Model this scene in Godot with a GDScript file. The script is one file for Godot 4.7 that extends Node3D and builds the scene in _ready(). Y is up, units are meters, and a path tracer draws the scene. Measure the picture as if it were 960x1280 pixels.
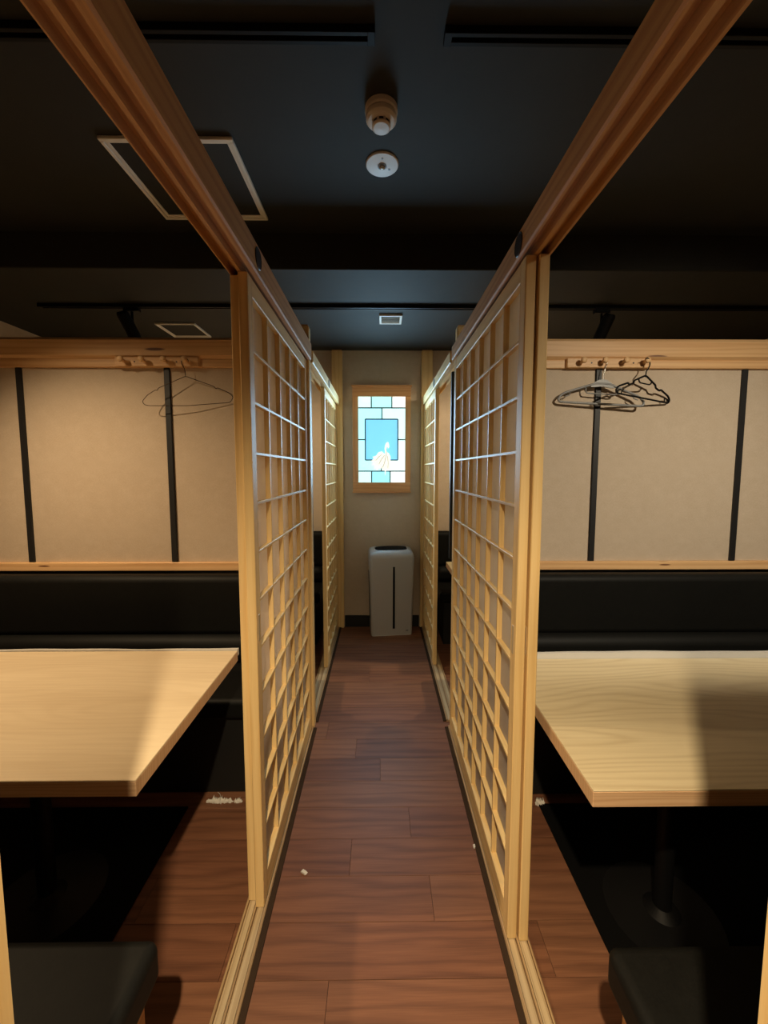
extends Node3D
# A narrow aisle between two rows of booths closed by sliding paper screens.
# x runs across the aisle, y is up, the aisle leads away along -z (depths below are given as positive distances and negated).

var box_cache := {}
var tex_cache := {}
var rng := RandomNumberGenerator.new()
var taken := {}

# ------------------------------------------------------------------ helpers: nodes
func numbered(called: String) -> String:
	if not taken.has(called):
		taken[called] = 0
		return called
	taken[called] += 1
	return "%s_%03d" % [called, taken[called]]

func thing(called: String, label: String, category: String, at := Vector3.ZERO, group := "") -> Node3D:
	var o := Node3D.new()
	o.name = numbered(called)
	add_child(o)
	o.position = at
	o.set_meta("label", label)
	o.set_meta("category", category)
	if group != "":
		o.set_meta("group", group)
	return o

func structure(called: String, label: String, category: String, at := Vector3.ZERO) -> Node3D:
	var o := thing(called, label, category, at)
	o.set_meta("kind", "structure")
	return o

func part(parent: Node3D, called: String, mesh: Mesh, mat: Material, at := Vector3.ZERO, basis := Basis.IDENTITY, label := "") -> MeshInstance3D:
	var o := MeshInstance3D.new()
	o.name = called
	o.mesh = mesh
	o.material_override = mat
	o.transform = Transform3D(basis, at)
	o.cast_shadow = GeometryInstance3D.SHADOW_CASTING_SETTING_ON
	if label != "":
		o.set_meta("label", label)
	parent.add_child(o, true)
	return o

# ------------------------------------------------------------------ helpers: shapes
func tri(st: SurfaceTool, p: Array, n: Array, uv: Array) -> void:
	var face: Vector3 = (p[1] - p[0]).cross(p[2] - p[0])
	var order := [0, 1, 2]
	if face.dot(n[0] + n[1] + n[2]) > 0.0:
		order = [0, 2, 1]
	for i in order:
		st.set_normal(n[i])
		st.set_uv(uv[i])
		st.add_vertex(p[i])

func quad(st: SurfaceTool, p: Array, n: Array, uv: Array) -> void:
	tri(st, [p[0], p[1], p[2]], [n[0], n[1], n[2]], [uv[0], uv[1], uv[2]])
	tri(st, [p[0], p[2], p[3]], [n[0], n[2], n[3]], [uv[0], uv[2], uv[3]])

func uv_of(p: Vector3, n: Vector3, grain: int, off: Vector2) -> Vector2:
	var a := n.abs()
	var k := 0 if a.x >= a.y and a.x >= a.z else (1 if a.y >= a.z else 2)
	if k == grain:
		return Vector2(p[(k + 1) % 3] * 0.15, p[(k + 2) % 3]) + off
	var other := 3 - k - grain
	return Vector2(p[grain], p[other]) + off

# a box with chamfered edges; the texture's u runs along the grain axis, in metres
func bevel_box(size: Vector3, c := 0.0015, grain := 1, variant := 0) -> Mesh:
	var key := [size, c, grain, variant]
	if box_cache.has(key):
		return box_cache[key]
	var st := SurfaceTool.new()
	st.begin(Mesh.PRIMITIVE_TRIANGLES)
	var h := size * 0.5
	c = minf(c, minf(h.x, minf(h.y, h.z)) * 0.6)
	var off := Vector2(variant * 0.37, variant * 0.213)
	for i in 3:
		var j := (i + 1) % 3
		var k := (i + 2) % 3
		for s in [-1.0, 1.0]:
			var n := Vector3.ZERO
			n[i] = s
			var p := []
			for q in [[-1, -1], [1, -1], [1, 1], [-1, 1]]:
				var v := Vector3.ZERO
				v[i] = s * h[i]
				v[j] = q[0] * (h[j] - c)
				v[k] = q[1] * (h[k] - c)
				p.append(v)
			var uv := []
			for v in p:
				uv.append(uv_of(v, n, grain, off))
			quad(st, p, [n, n, n, n], uv)
			for t in [-1.0, 1.0]:
				var m := Vector3.ZERO
				m[i] = s
				m[j] = t
				var e := []
				for q in [[0, -1], [0, 1], [1, 1], [1, -1]]:
					var v := Vector3.ZERO
					v[i] = s * (h[i] if q[0] == 0 else h[i] - c)
					v[j] = t * (h[j] - c if q[0] == 0 else h[j])
					v[k] = q[1] * (h[k] - c)
					e.append(v)
				m = m.normalized()
				var ue := []
				for v in e:
					ue.append(uv_of(v, n, grain, off))
				quad(st, e, [m, m, m, m], ue)
	for sx in [-1.0, 1.0]:
		for sy in [-1.0, 1.0]:
			for sz in [-1.0, 1.0]:
				var s := Vector3(sx, sy, sz)
				var n := s.normalized()
				var b := s * (h - Vector3(c, c, c))
				var p := [b + Vector3(sx * c, 0, 0), b + Vector3(0, sy * c, 0), b + Vector3(0, 0, sz * c)]
				tri(st, p, [n, n, n], [uv_of(p[0], n, grain, off), uv_of(p[1], n, grain, off), uv_of(p[2], n, grain, off)])
	st.generate_tangents()
	var m := st.commit()
	box_cache[key] = m
	return m

# a box between two corners, returned with its centre
func span(parent: Node3D, called: String, a: Vector3, b: Vector3, mat: Material, grain := 1, c := 0.0015, variant := 0, label := "") -> MeshInstance3D:
	var lo := Vector3(minf(a.x, b.x), minf(a.y, b.y), minf(a.z, b.z))
	var hi := Vector3(maxf(a.x, b.x), maxf(a.y, b.y), maxf(a.z, b.z))
	return part(parent, called, bevel_box((hi - lo).snappedf(0.0001), c, grain, variant), mat, (lo + hi) * 0.5, Basis.IDENTITY, label)

# a cushion: a box whose edges and corners are rounded with radius r
func cushion(size: Vector3, r: float, puff := 0.0, ns := 10) -> Mesh:
	var st := SurfaceTool.new()
	st.begin(Mesh.PRIMITIVE_TRIANGLES)
	var h := size * 0.5
	r = minf(r, minf(h.x, minf(h.y, h.z)) * 0.98)
	var rows := ns * 2
	var cols := ns * 4
	var lat := []
	for i in rows + 2:
		var t := float(i if i <= ns else i - 1) / rows
		lat.append([t * PI, -1.0 if i <= ns else 1.0])
	var lon := []
	for q in 4:
		for j in ns + 1:
			lon.append([(q + float(j) / ns) * PI / 2, q])
	lon.append([TAU, 0])
	var grid := []
	for a in lat:
		var line := []
		for b in lon:
			var n := Vector3(sin(a[0]) * cos(b[0]), -cos(a[0]), sin(a[0]) * sin(b[0]))
			var sx: float = 1.0 if b[1] in [0, 3] else -1.0
			var sz: float = 1.0 if b[1] in [0, 1] else -1.0
			var p := Vector3(sx * (h.x - r), a[1] * (h.y - r), sz * (h.z - r)) + n * r
			line.append([p, n, Vector2(p.x, p.z + p.y)])
		grid.append(line)
	for i in grid.size() - 1:
		for j in grid[0].size() - 1:
			var w := [grid[i][j], grid[i][j + 1], grid[i + 1][j + 1], grid[i + 1][j]]
			quad(st, [w[0][0], w[1][0], w[2][0], w[3][0]], [w[0][1], w[1][1], w[2][1], w[3][1]], [w[0][2], w[1][2], w[2][2], w[3][2]])
	for e in [-1.0, 1.0]:
		var p := []
		var uv := []
		for q in [[-1, -1], [1, -1], [1, 1], [-1, 1]]:
			p.append(Vector3(q[0] * (h.x - r), e * h.y, q[1] * (h.z - r)))
			uv.append(Vector2(p[-1].x, p[-1].z))
		var up := Vector3(0, e, 0)
		quad(st, p, [up, up, up, up], uv)
	return st.commit()

# a polygon in (x, y) swept from z0 to z1; u along z
func sweep(poly: PackedVector2Array, z0: float, z1: float, off := 0.0) -> Mesh:
	var st := SurfaceTool.new()
	st.begin(Mesh.PRIMITIVE_TRIANGLES)
	var area := 0.0
	for i in poly.size():
		var a := poly[i]
		var b := poly[(i + 1) % poly.size()]
		area += a.x * b.y - b.x * a.y
	var sgn := 1.0 if area > 0 else -1.0
	var run := 0.0
	for i in poly.size():
		var a := poly[i]
		var b := poly[(i + 1) % poly.size()]
		var d := (b - a).normalized() * sgn
		var n := Vector3(d.y, -d.x, 0)
		var e := run + a.distance_to(b)
		quad(st, [Vector3(a.x, a.y, z0), Vector3(b.x, b.y, z0), Vector3(b.x, b.y, z1), Vector3(a.x, a.y, z1)], [n, n, n, n], [Vector2(z0 + off, run), Vector2(z0 + off, e), Vector2(z1 + off, e), Vector2(z1 + off, run)])
		run = e
	var ids := Geometry2D.triangulate_polygon(poly)
	for z in [[z0, -1.0], [z1, 1.0]]:
		var n := Vector3(0, 0, z[1] * signf(z1 - z0))
		for i in range(0, ids.size(), 3):
			var p := []
			var uv := []
			for q in 3:
				var v := poly[ids[i + q]]
				p.append(Vector3(v.x, v.y, z[0]))
				uv.append(v)
			tri(st, p, [n, n, n], uv)
	st.generate_tangents()
	return st.commit()

# a profile of (radius, height) turned about y
func lathe(profile: Array, n := 24) -> Mesh:
	var st := SurfaceTool.new()
	st.begin(Mesh.PRIMITIVE_TRIANGLES)
	for i in profile.size() - 1:
		var a: Vector2 = profile[i]
		var b: Vector2 = profile[i + 1]
		if a.is_equal_approx(b):
			continue
		var d := (b - a).normalized()
		for k in n:
			var t0 := TAU * k / n
			var t1 := TAU * (k + 1) / n
			var p := []
			var nn := []
			var uv := []
			for q in [[a, t0], [a, t1], [b, t1], [b, t0]]:
				var v: Vector2 = q[0]
				p.append(Vector3(v.x * cos(q[1]), v.y, v.x * sin(q[1])))
				nn.append(Vector3(d.y * cos(q[1]), -d.x, d.y * sin(q[1])).normalized())
				uv.append(Vector2(q[1] / TAU, v.y))
			if a.x < 1e-5:
				tri(st, [p[0], p[2], p[3]], [nn[0], nn[2], nn[3]], [uv[0], uv[2], uv[3]])
			elif b.x < 1e-5:
				tri(st, [p[0], p[1], p[2]], [nn[0], nn[1], nn[2]], [uv[0], uv[1], uv[2]])
			else:
				quad(st, p, nn, uv)
	return st.commit()

# a round rod of radius r along points
func tube(pts: Array, r: float, n := 8, closed := false, flat := 1.0) -> Mesh:
	var st := SurfaceTool.new()
	st.begin(Mesh.PRIMITIVE_TRIANGLES)
	var count := pts.size()
	var rings := []
	for i in count:
		var a: Vector3 = pts[(i - 1 + count) % count] if closed or i > 0 else pts[0]
		var b: Vector3 = pts[(i + 1) % count] if closed or i < count - 1 else pts[count - 1]
		var d := (b - a).normalized()
		var side := d.cross(Vector3.BACK)
		if side.length() < 0.1:
			side = d.cross(Vector3.UP)
		side = side.normalized()
		var up := side.cross(d).normalized()
		var ring := []
		for k in n:
			var t := TAU * k / n
			var m := side * cos(t) + up * sin(t)
			ring.append([pts[i] + side * cos(t) * r + up * sin(t) * r * flat, m])
		rings.append(ring)
	for i in (count if closed else count - 1):
		var a: Array = rings[i]
		var b: Array = rings[(i + 1) % count]
		for k in n:
			var m := (k + 1) % n
			quad(st, [a[k][0], a[m][0], b[m][0], b[k][0]], [a[k][1], a[m][1], b[m][1], b[k][1]], [Vector2.ZERO, Vector2.ZERO, Vector2.ZERO, Vector2.ZERO])
	if not closed:
		for e in [[0, 1], [count - 1, count - 2]]:
			var nn: Vector3 = (pts[e[0]] - pts[e[1]]).normalized()
			for k in n:
				tri(st, [pts[e[0]], rings[e[0]][k][0], rings[e[0]][(k + 1) % n][0]], [nn, nn, nn], [Vector2.ZERO, Vector2.ZERO, Vector2.ZERO])
	return st.commit()

# rounded corners for a path
func rounded(pts: Array, r: float, steps := 4, closed := false) -> Array:
	var out := []
	var count := pts.size()
	for i in count:
		if not closed and (i == 0 or i == count - 1):
			out.append(pts[i])
			continue
		var a: Vector3 = pts[(i - 1 + count) % count]
		var p: Vector3 = pts[i]
		var b: Vector3 = pts[(i + 1) % count]
		var ra := minf(r, p.distance_to(a) * 0.45)
		var rb := minf(r, p.distance_to(b) * 0.45)
		var s := p + (a - p).normalized() * ra
		var e := p + (b - p).normalized() * rb
		for k in steps + 1:
			var t := float(k) / steps
			out.append(s.lerp(p, t).lerp(p.lerp(e, t), t))
	return out

# ------------------------------------------------------------------ helpers: textures and materials
func picture(w: int, h: int, f: Callable) -> ImageTexture:
	var im := Image.create(w, h, false, Image.FORMAT_RGB8)
	for y in h:
		for x in w:
			im.set_pixel(x, y, f.call(float(x) / w, float(y) / h))
	return ImageTexture.create_from_image(im)

func noise(seed_: int, freq := 1.0, octaves := 3) -> FastNoiseLite:
	var n := FastNoiseLite.new()
	n.seed = seed_
	n.noise_type = FastNoiseLite.TYPE_SIMPLEX_SMOOTH
	n.frequency = freq
	n.fractal_octaves = octaves
	return n

# noise that repeats over the unit square, stretched fx by fy
func tiled(n: FastNoiseLite, u: float, v: float, fx: float, fy: float) -> float:
	var a := TAU * u
	var rx := fx / TAU
	var p := Vector2(cos(a), sin(a)) * rx
	var q := n.get_noise_3d(p.x, p.y, v * fy)
	var q2 := n.get_noise_3d(p.x, p.y, (v - 1.0) * fy)
	return lerpf(q, q2, smoothstep(0.7, 1.0, v))

# grain along u; knots is a list of [u, v, size]
func wood_picture(key: String, pale: Color, dark: Color, lines: float, wave: float, knots := [], w := 512, h := 256, weight := 0.36) -> ImageTexture:
	if tex_cache.has(key):
		return tex_cache[key]
	var s := hash(key) % 1000
	var n1 := noise(s, 1.0, 2)
	var n2 := noise(s + 7, 1.0, 3)
	var t := picture(w, h, func(u: float, v: float) -> Color:
		var vv := v
		var knot := 0.0
		for k in knots:
			var d := Vector2((u - k[0]) * 1.6, v - k[1])
			var r: float = d.length() / k[2]
			vv += 0.35 * k[2] * exp(-r * r * 0.4) * signf(d.y)
			knot = maxf(knot, smoothstep(1.0, 0.55, r))
		var bend := tiled(n1, u, vv, 1.6, 3.0) * wave
		var line := 0.5 + 0.5 * sin((vv + bend) * TAU * lines)
		line = pow(line, 2.2)
		var fine := tiled(n2, u, vv, 6.0, 90.0) * 0.5 + 0.5
		var broad := tiled(n1, u + 0.3, vv, 2.0, 5.0) * 0.5 + 0.5
		var k := clampf(weight * line + 0.4 * fine + 0.34 * broad - 0.18, 0.0, 1.0)
		var c := pale.lerp(dark, k)
		return c.lerp(Color(0.3, 0.16, 0.09), knot * 0.75)
	)
	tex_cache[key] = t
	return t

func mat(albedo: Color, rough := 0.6, spec := 0.5) -> StandardMaterial3D:
	var m := StandardMaterial3D.new()
	m.albedo_color = albedo
	m.roughness = rough
	m.metallic_specular = spec
	return m

func textured(t: Texture2D, scale: Vector2, rough := 0.6, bump := 0.0) -> StandardMaterial3D:
	var m := mat(Color.WHITE, rough)
	m.albedo_texture = t
	m.uv1_scale = Vector3(scale.x, scale.y, 1)
	if bump > 0.0:
		m.heightmap_enabled = true
		m.heightmap_texture = t
		m.heightmap_scale = bump
	return m

func rgb8(r: int, g: int, b: int) -> Color:
	return Color(r / 255.0, g / 255.0, b / 255.0)

var M := {}

func make_materials() -> void:
	M.cedar = textured(wood_picture("cedar", rgb8(240, 210, 152), rgb8(216, 176, 112), 7.0, 0.10), Vector2(0.8, 4.0), 0.5, 0.02)
	M.lattice = textured(wood_picture("lattice", rgb8(240, 210, 152), rgb8(218, 182, 118), 5.0, 0.06), Vector2(0.8, 9.0), 0.42)
	M.rail = textured(wood_picture("rail", rgb8(206, 160, 104), rgb8(164, 112, 64), 8.0, 0.10), Vector2(0.7, 5.0), 0.62, 0.02)
	M.pine = textured(wood_picture("pine", rgb8(228, 188, 138), rgb8(200, 150, 100), 6.0, 0.16, [[0.23, 0.34, 0.05], [0.71, 0.62, 0.042], [0.49, 0.86, 0.03]]), Vector2(0.55, 6.0), 0.5, 0.02)
	M.sill = textured(wood_picture("sill", rgb8(190, 160, 118), rgb8(112, 84, 58), 9.0, 0.12), Vector2(0.9, 8.0), 0.6, 0.05)
	M.runner = textured(wood_picture("runner", rgb8(204, 184, 148), rgb8(140, 114, 84), 6.0, 0.10), Vector2(0.9, 14.0), 0.45, 0.04)
	M.table = [textured(wood_picture("table", rgb8(222, 204, 172), rgb8(190, 166, 132), 20.0, 0.14, [], 1024, 512, 0.10), Vector2(0.6, 1.5), 0.42),
		textured(wood_picture("table_grained", rgb8(216, 202, 168), rgb8(176, 156, 122), 22.0, 0.16, [], 1024, 512, 0.26), Vector2(0.6, 1.5), 0.42)]
	M.table_edge = textured(wood_picture("table_edge", rgb8(214, 180, 142), rgb8(180, 138, 100), 12.0, 0.10), Vector2(0.8, 10.0), 0.5)
	M.plank = []
	var tones := [[131, 88, 64, 74, 46, 33], [125, 83, 61, 69, 42, 31], [136, 93, 68, 79, 51, 37]]
	for i in 3:
		var c: Array = tones[i]
		M.plank.append(textured(wood_picture("plank%d" % i, rgb8(c[0], c[1], c[2]), rgb8(c[3], c[4], c[5]), 5.0, 0.13, [], 512, 256, 0.26), Vector2(1.1, 5.0), 0.48, 0.02))
		M.plank[i].metallic_specular = 0.38
	var weave := noise(41, 1.0, 2)
	var cloth := picture(256, 256, func(u: float, v: float) -> Color:
		var k := 0.5 + 0.25 * sin(u * TAU * 42.0) * sin(v * TAU * 42.0) + 0.35 * tiled(weave, u, v, 40.0, 40.0) + 0.25 * tiled(weave, u, v, 5.0, 5.0)
		return rgb8(200, 184, 165).lerp(rgb8(186, 168, 146), clampf(k, 0.0, 1.0)))
	M.wallpaper = mat(Color.WHITE, 0.85)
	M.wallpaper.albedo_texture = cloth
	M.wallpaper.uv1_triplanar = true
	M.wallpaper.uv1_world_triplanar = true
	M.wallpaper.uv1_scale = Vector3(3, 3, 3)
	M.wallpaper.heightmap_enabled = true
	M.wallpaper.heightmap_texture = cloth
	M.wallpaper.heightmap_scale = 0.05
	var dust := noise(77, 1.0, 4)
	var plaster := picture(256, 256, func(u: float, v: float) -> Color:
		var k := 0.5 + 0.5 * tiled(dust, u, v, 9.0, 9.0) + 0.25 * tiled(dust, u, v, 60.0, 60.0)
		return rgb8(25, 25, 20).lerp(rgb8(32, 32, 26), clampf(k, 0.0, 1.0)))
	M.ceiling = mat(Color.WHITE, 0.75)
	M.ceiling.albedo_texture = plaster
	M.ceiling.uv1_triplanar = true
	M.ceiling.uv1_world_triplanar = true
	M.ceiling.uv1_scale = Vector3(1.2, 1.2, 1.2)
	M.ceiling.heightmap_enabled = true
	M.ceiling.heightmap_texture = plaster
	M.ceiling.heightmap_scale = 0.15
	var hide := noise(91, 1.0, 3)
	var leather := picture(256, 256, func(u: float, v: float) -> Color:
		var k := 0.5 + 0.5 * tiled(hide, u, v, 50.0, 50.0) + 0.3 * tiled(hide, u, v, 6.0, 6.0)
		return rgb8(14, 14, 13).lerp(rgb8(24, 24, 22), clampf(k, 0.0, 1.0)))
	M.vinyl = mat(Color.WHITE, 0.56, 0.28)
	M.vinyl.albedo_texture = leather
	M.vinyl.uv1_triplanar = true
	M.vinyl.uv1_scale = Vector3(4, 4, 4)
	M.vinyl.heightmap_enabled = true
	M.vinyl.heightmap_texture = leather
	M.vinyl.heightmap_scale = 0.04
	M.paper = mat(rgb8(232, 230, 232), 0.8)
	M.paper.backlight_enabled = true
	M.paper.backlight = Color(1.15, 1.13, 1.1)
	M.black_bar = mat(rgb8(22, 22, 24), 0.5)
	M.black_metal = mat(rgb8(13, 13, 14), 0.5, 0.3)
	M.dark_panel = mat(rgb8(20, 20, 19), 0.6)
	M.black_strip = mat(rgb8(58, 44, 33), 0.85, 0.2)
	M.bronze = mat(rgb8(40, 26, 18), 0.45)
	M.aluminium = mat(rgb8(226, 220, 208), 0.4)
	M.white_plastic = mat(rgb8(214, 204, 190), 0.4)
	M.grey_plastic = mat(rgb8(128, 128, 128), 0.4)
	M.appliance = mat(rgb8(178, 177, 176), 0.35)
	M.wire = mat(rgb8(60, 40, 26), 0.35)
	M.wire.metallic = 0.6
	M.lead = mat(rgb8(40, 48, 52), 0.4)
	M.lint = mat(rgb8(206, 200, 190), 0.95)
	M.trim_grey = mat(rgb8(196, 194, 190), 0.3)
	M.steel = mat(rgb8(170, 165, 160), 0.25)
	M.steel.metallic = 0.8
	M.casing = textured(wood_picture("casing", rgb8(218, 164, 112), rgb8(184, 124, 76), 6.0, 0.12), Vector2(0.7, 5.0), 0.5)
	M.mat = mat(rgb8(11, 11, 11), 0.9, 0.2)  # near-black, for the added mats that deepen the shade on the floor
	M.groove = mat(rgb8(40, 28, 22), 0.9)

func glow(c: Color, energy: float) -> StandardMaterial3D:
	var m := mat(c, 0.2)
	m.emission_enabled = true
	m.emission = c
	m.emission_energy_multiplier = energy
	return m

# ------------------------------------------------------------------ fixed measures
const KEY_AT := Vector3(-0.09, 2.2, 0.30)
const WARM := Color(1.0, 0.90, 0.735)
const L_IN := -0.335     # corridor faces of the two screen lines
const R_IN := 0.352
const POST_D := 2.0      # near face of the middle posts and partitions
const END_D := 3.38

func _ready() -> void:
	rng.seed = 20
	# ---- camera
	var cam := Camera3D.new()
	cam.name = "camera"
	add_child(cam)
	cam.projection = Camera3D.PROJECTION_FRUSTUM
	cam.keep_aspect = Camera3D.KEEP_HEIGHT
	cam.near = 0.05
	cam.far = 60.0
	cam.size = 2.0 * cam.near * 640.0 / 500.0
	cam.frustum_offset = Vector2(0, -11.0 / 500.0 * cam.near)
	cam.position = Vector3(0, 1.35, 0)
	cam.rotation_degrees = Vector3(-4.688, -0.571, 0)
	cam.current = true
	# ---- surroundings: a closed room, so the sky is black
	var env := Environment.new()
	env.background_mode = Environment.BG_COLOR
	env.background_color = Color.BLACK
	env.tonemap_mode = Environment.TONE_MAPPER_LINEAR
	env.tonemap_exposure = 1.0
	env.sdfgi_enabled = true
	env.ssao_enabled = true
	env.ssil_enabled = true
	var we := WorldEnvironment.new()
	we.name = "surroundings"
	we.environment = env
	add_child(we)
	# ---- the light box at the end of the aisle lights its surroundings
	var panel := AreaLight3D.new()
	panel.name = "window_light"
	panel.area_size = Vector2(0.38, 0.69)
	panel.light_color = Color(0.70, 0.88, 1.0)
	panel.light_energy = 1.25
	panel.area_range = 12.0
	panel.shadow_enabled = true
	panel.rotation_degrees = Vector3(0, 180, 0)
	panel.position = Vector3(0.015, 1.602, -END_D + 0.075)
	add_child(panel)

	make_materials()
	build_shell()
	build_floor()
	build_window()
	for s in [-1, 1]:
		build_line(s)
	build_booths()
	build_lamps()
	build_ceiling_things()
	build_purifier()
	build_racks()
	build_scraps()

# ------------------------------------------------------------------ the room
func build_shell() -> void:
	var t := structure("wall_left", "beige papered wall beyond the left booths", "wall", Vector3(-2.5, 0, -0.7))
	span(t, "panel", Vector3(-0.1, 0, 2.7), Vector3(0, 2.6, -2.8), M.wallpaper, 2, 0.0)
	t = structure("wall_right", "beige papered wall beyond the right booths", "wall", Vector3(2.9, 0, -0.7))
	span(t, "panel", Vector3(0, 0, 2.7), Vector3(0.1, 2.6, -2.8), M.wallpaper, 2, 0.0)
	t = structure("wall_back", "dark charcoal wall behind the viewer", "wall", Vector3(0.2, 0, 2.0))
	span(t, "panel", Vector3(-2.8, 0, 0), Vector3(2.8, 2.6, 0.1), M.ceiling, 0, 0.0)
	t = structure("wall_end", "beige wall with the light box at the end of the aisle", "wall", Vector3(0.2, 0, -END_D))
	span(t, "panel", Vector3(-2.8, 0, -0.1), Vector3(2.8, 2.6, 0), M.wallpaper, 0, 0.0)
	t = structure("baseboard_end", "low black baseboard behind the white air purifier", "baseboard", Vector3(0.016, 0, -END_D))
	span(t, "board", Vector3(-0.32, 0, 0), Vector3(0.32, 0.1, 0.014), M.dark_panel, 0, 0.002)
	t = structure("ceiling", "dark charcoal ceiling stepping down beyond the middle of the aisle", "ceiling", Vector3(0.2, 2.5, 0))
	span(t, "upper_slab", Vector3(-2.8, 0, 2.1), Vector3(2.8, 0.1, -2.05), M.ceiling, 0, 0.0)
	span(t, "lower_slab", Vector3(-2.8, -0.168, -2.05), Vector3(2.8, 0.1, -3.5), M.ceiling, 0, 0.004)

func build_floor() -> void:
	var t := structure("floor", "reddish brown plank floor running across the aisle", "floor", Vector3.ZERO)
	span(t, "subfloor", Vector3(-2.6, -0.1, 2.1), Vector3(3.0, -0.005, -3.5), M.groove, 0, 0.0)
	# one row of planks for each seam; the joint near the aisle is read from the photograph where it shows
	var seam := 0.957
	var w := 0.1367
	var joints := {-1: -0.137, 0: 0.47, 1: 0.163, 2: -0.104, 3: 0.1136, 4: 0.44, 5: 0.0}
	var length := 0.9
	for row in range(-21, 18):
		var d0 := seam + row * w
		var d1 := minf(d0 + w, END_D)
		var j: float = joints[row] if joints.has(row) else rng.randf_range(-0.45, 0.45)
		var x := j - 3.0 * length
		var k := 0
		while x < 2.9:
			var a := maxf(x, -2.5)
			var b := minf(x + length, 2.9)
			var near_enough: bool = d0 > -0.55 and a < 1.75 and b > -1.75
			if b - a > 0.01:
				var grow := 0.0007
				var size := Vector3(snappedf(b - a - 2.0 * grow, 0.001), 0.006, snappedf(d1 - d0 - 2.0 * grow, 0.0001))
				if near_enough:
					part(t, "plank", bevel_box(size, 0.0003, 0, rng.randi() % 7), M.plank[rng.randi() % 3], Vector3((a + b) * 0.5, -0.003, -(d0 + d1) * 0.5))
				else:
					part(t, "plank", bevel_box(size, 0.0, 0, rng.randi() % 2), M.plank[rng.randi() % 3], Vector3((a + b) * 0.5, -0.003, -(d0 + d1) * 0.5))
			x += length
			k += 1

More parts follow.
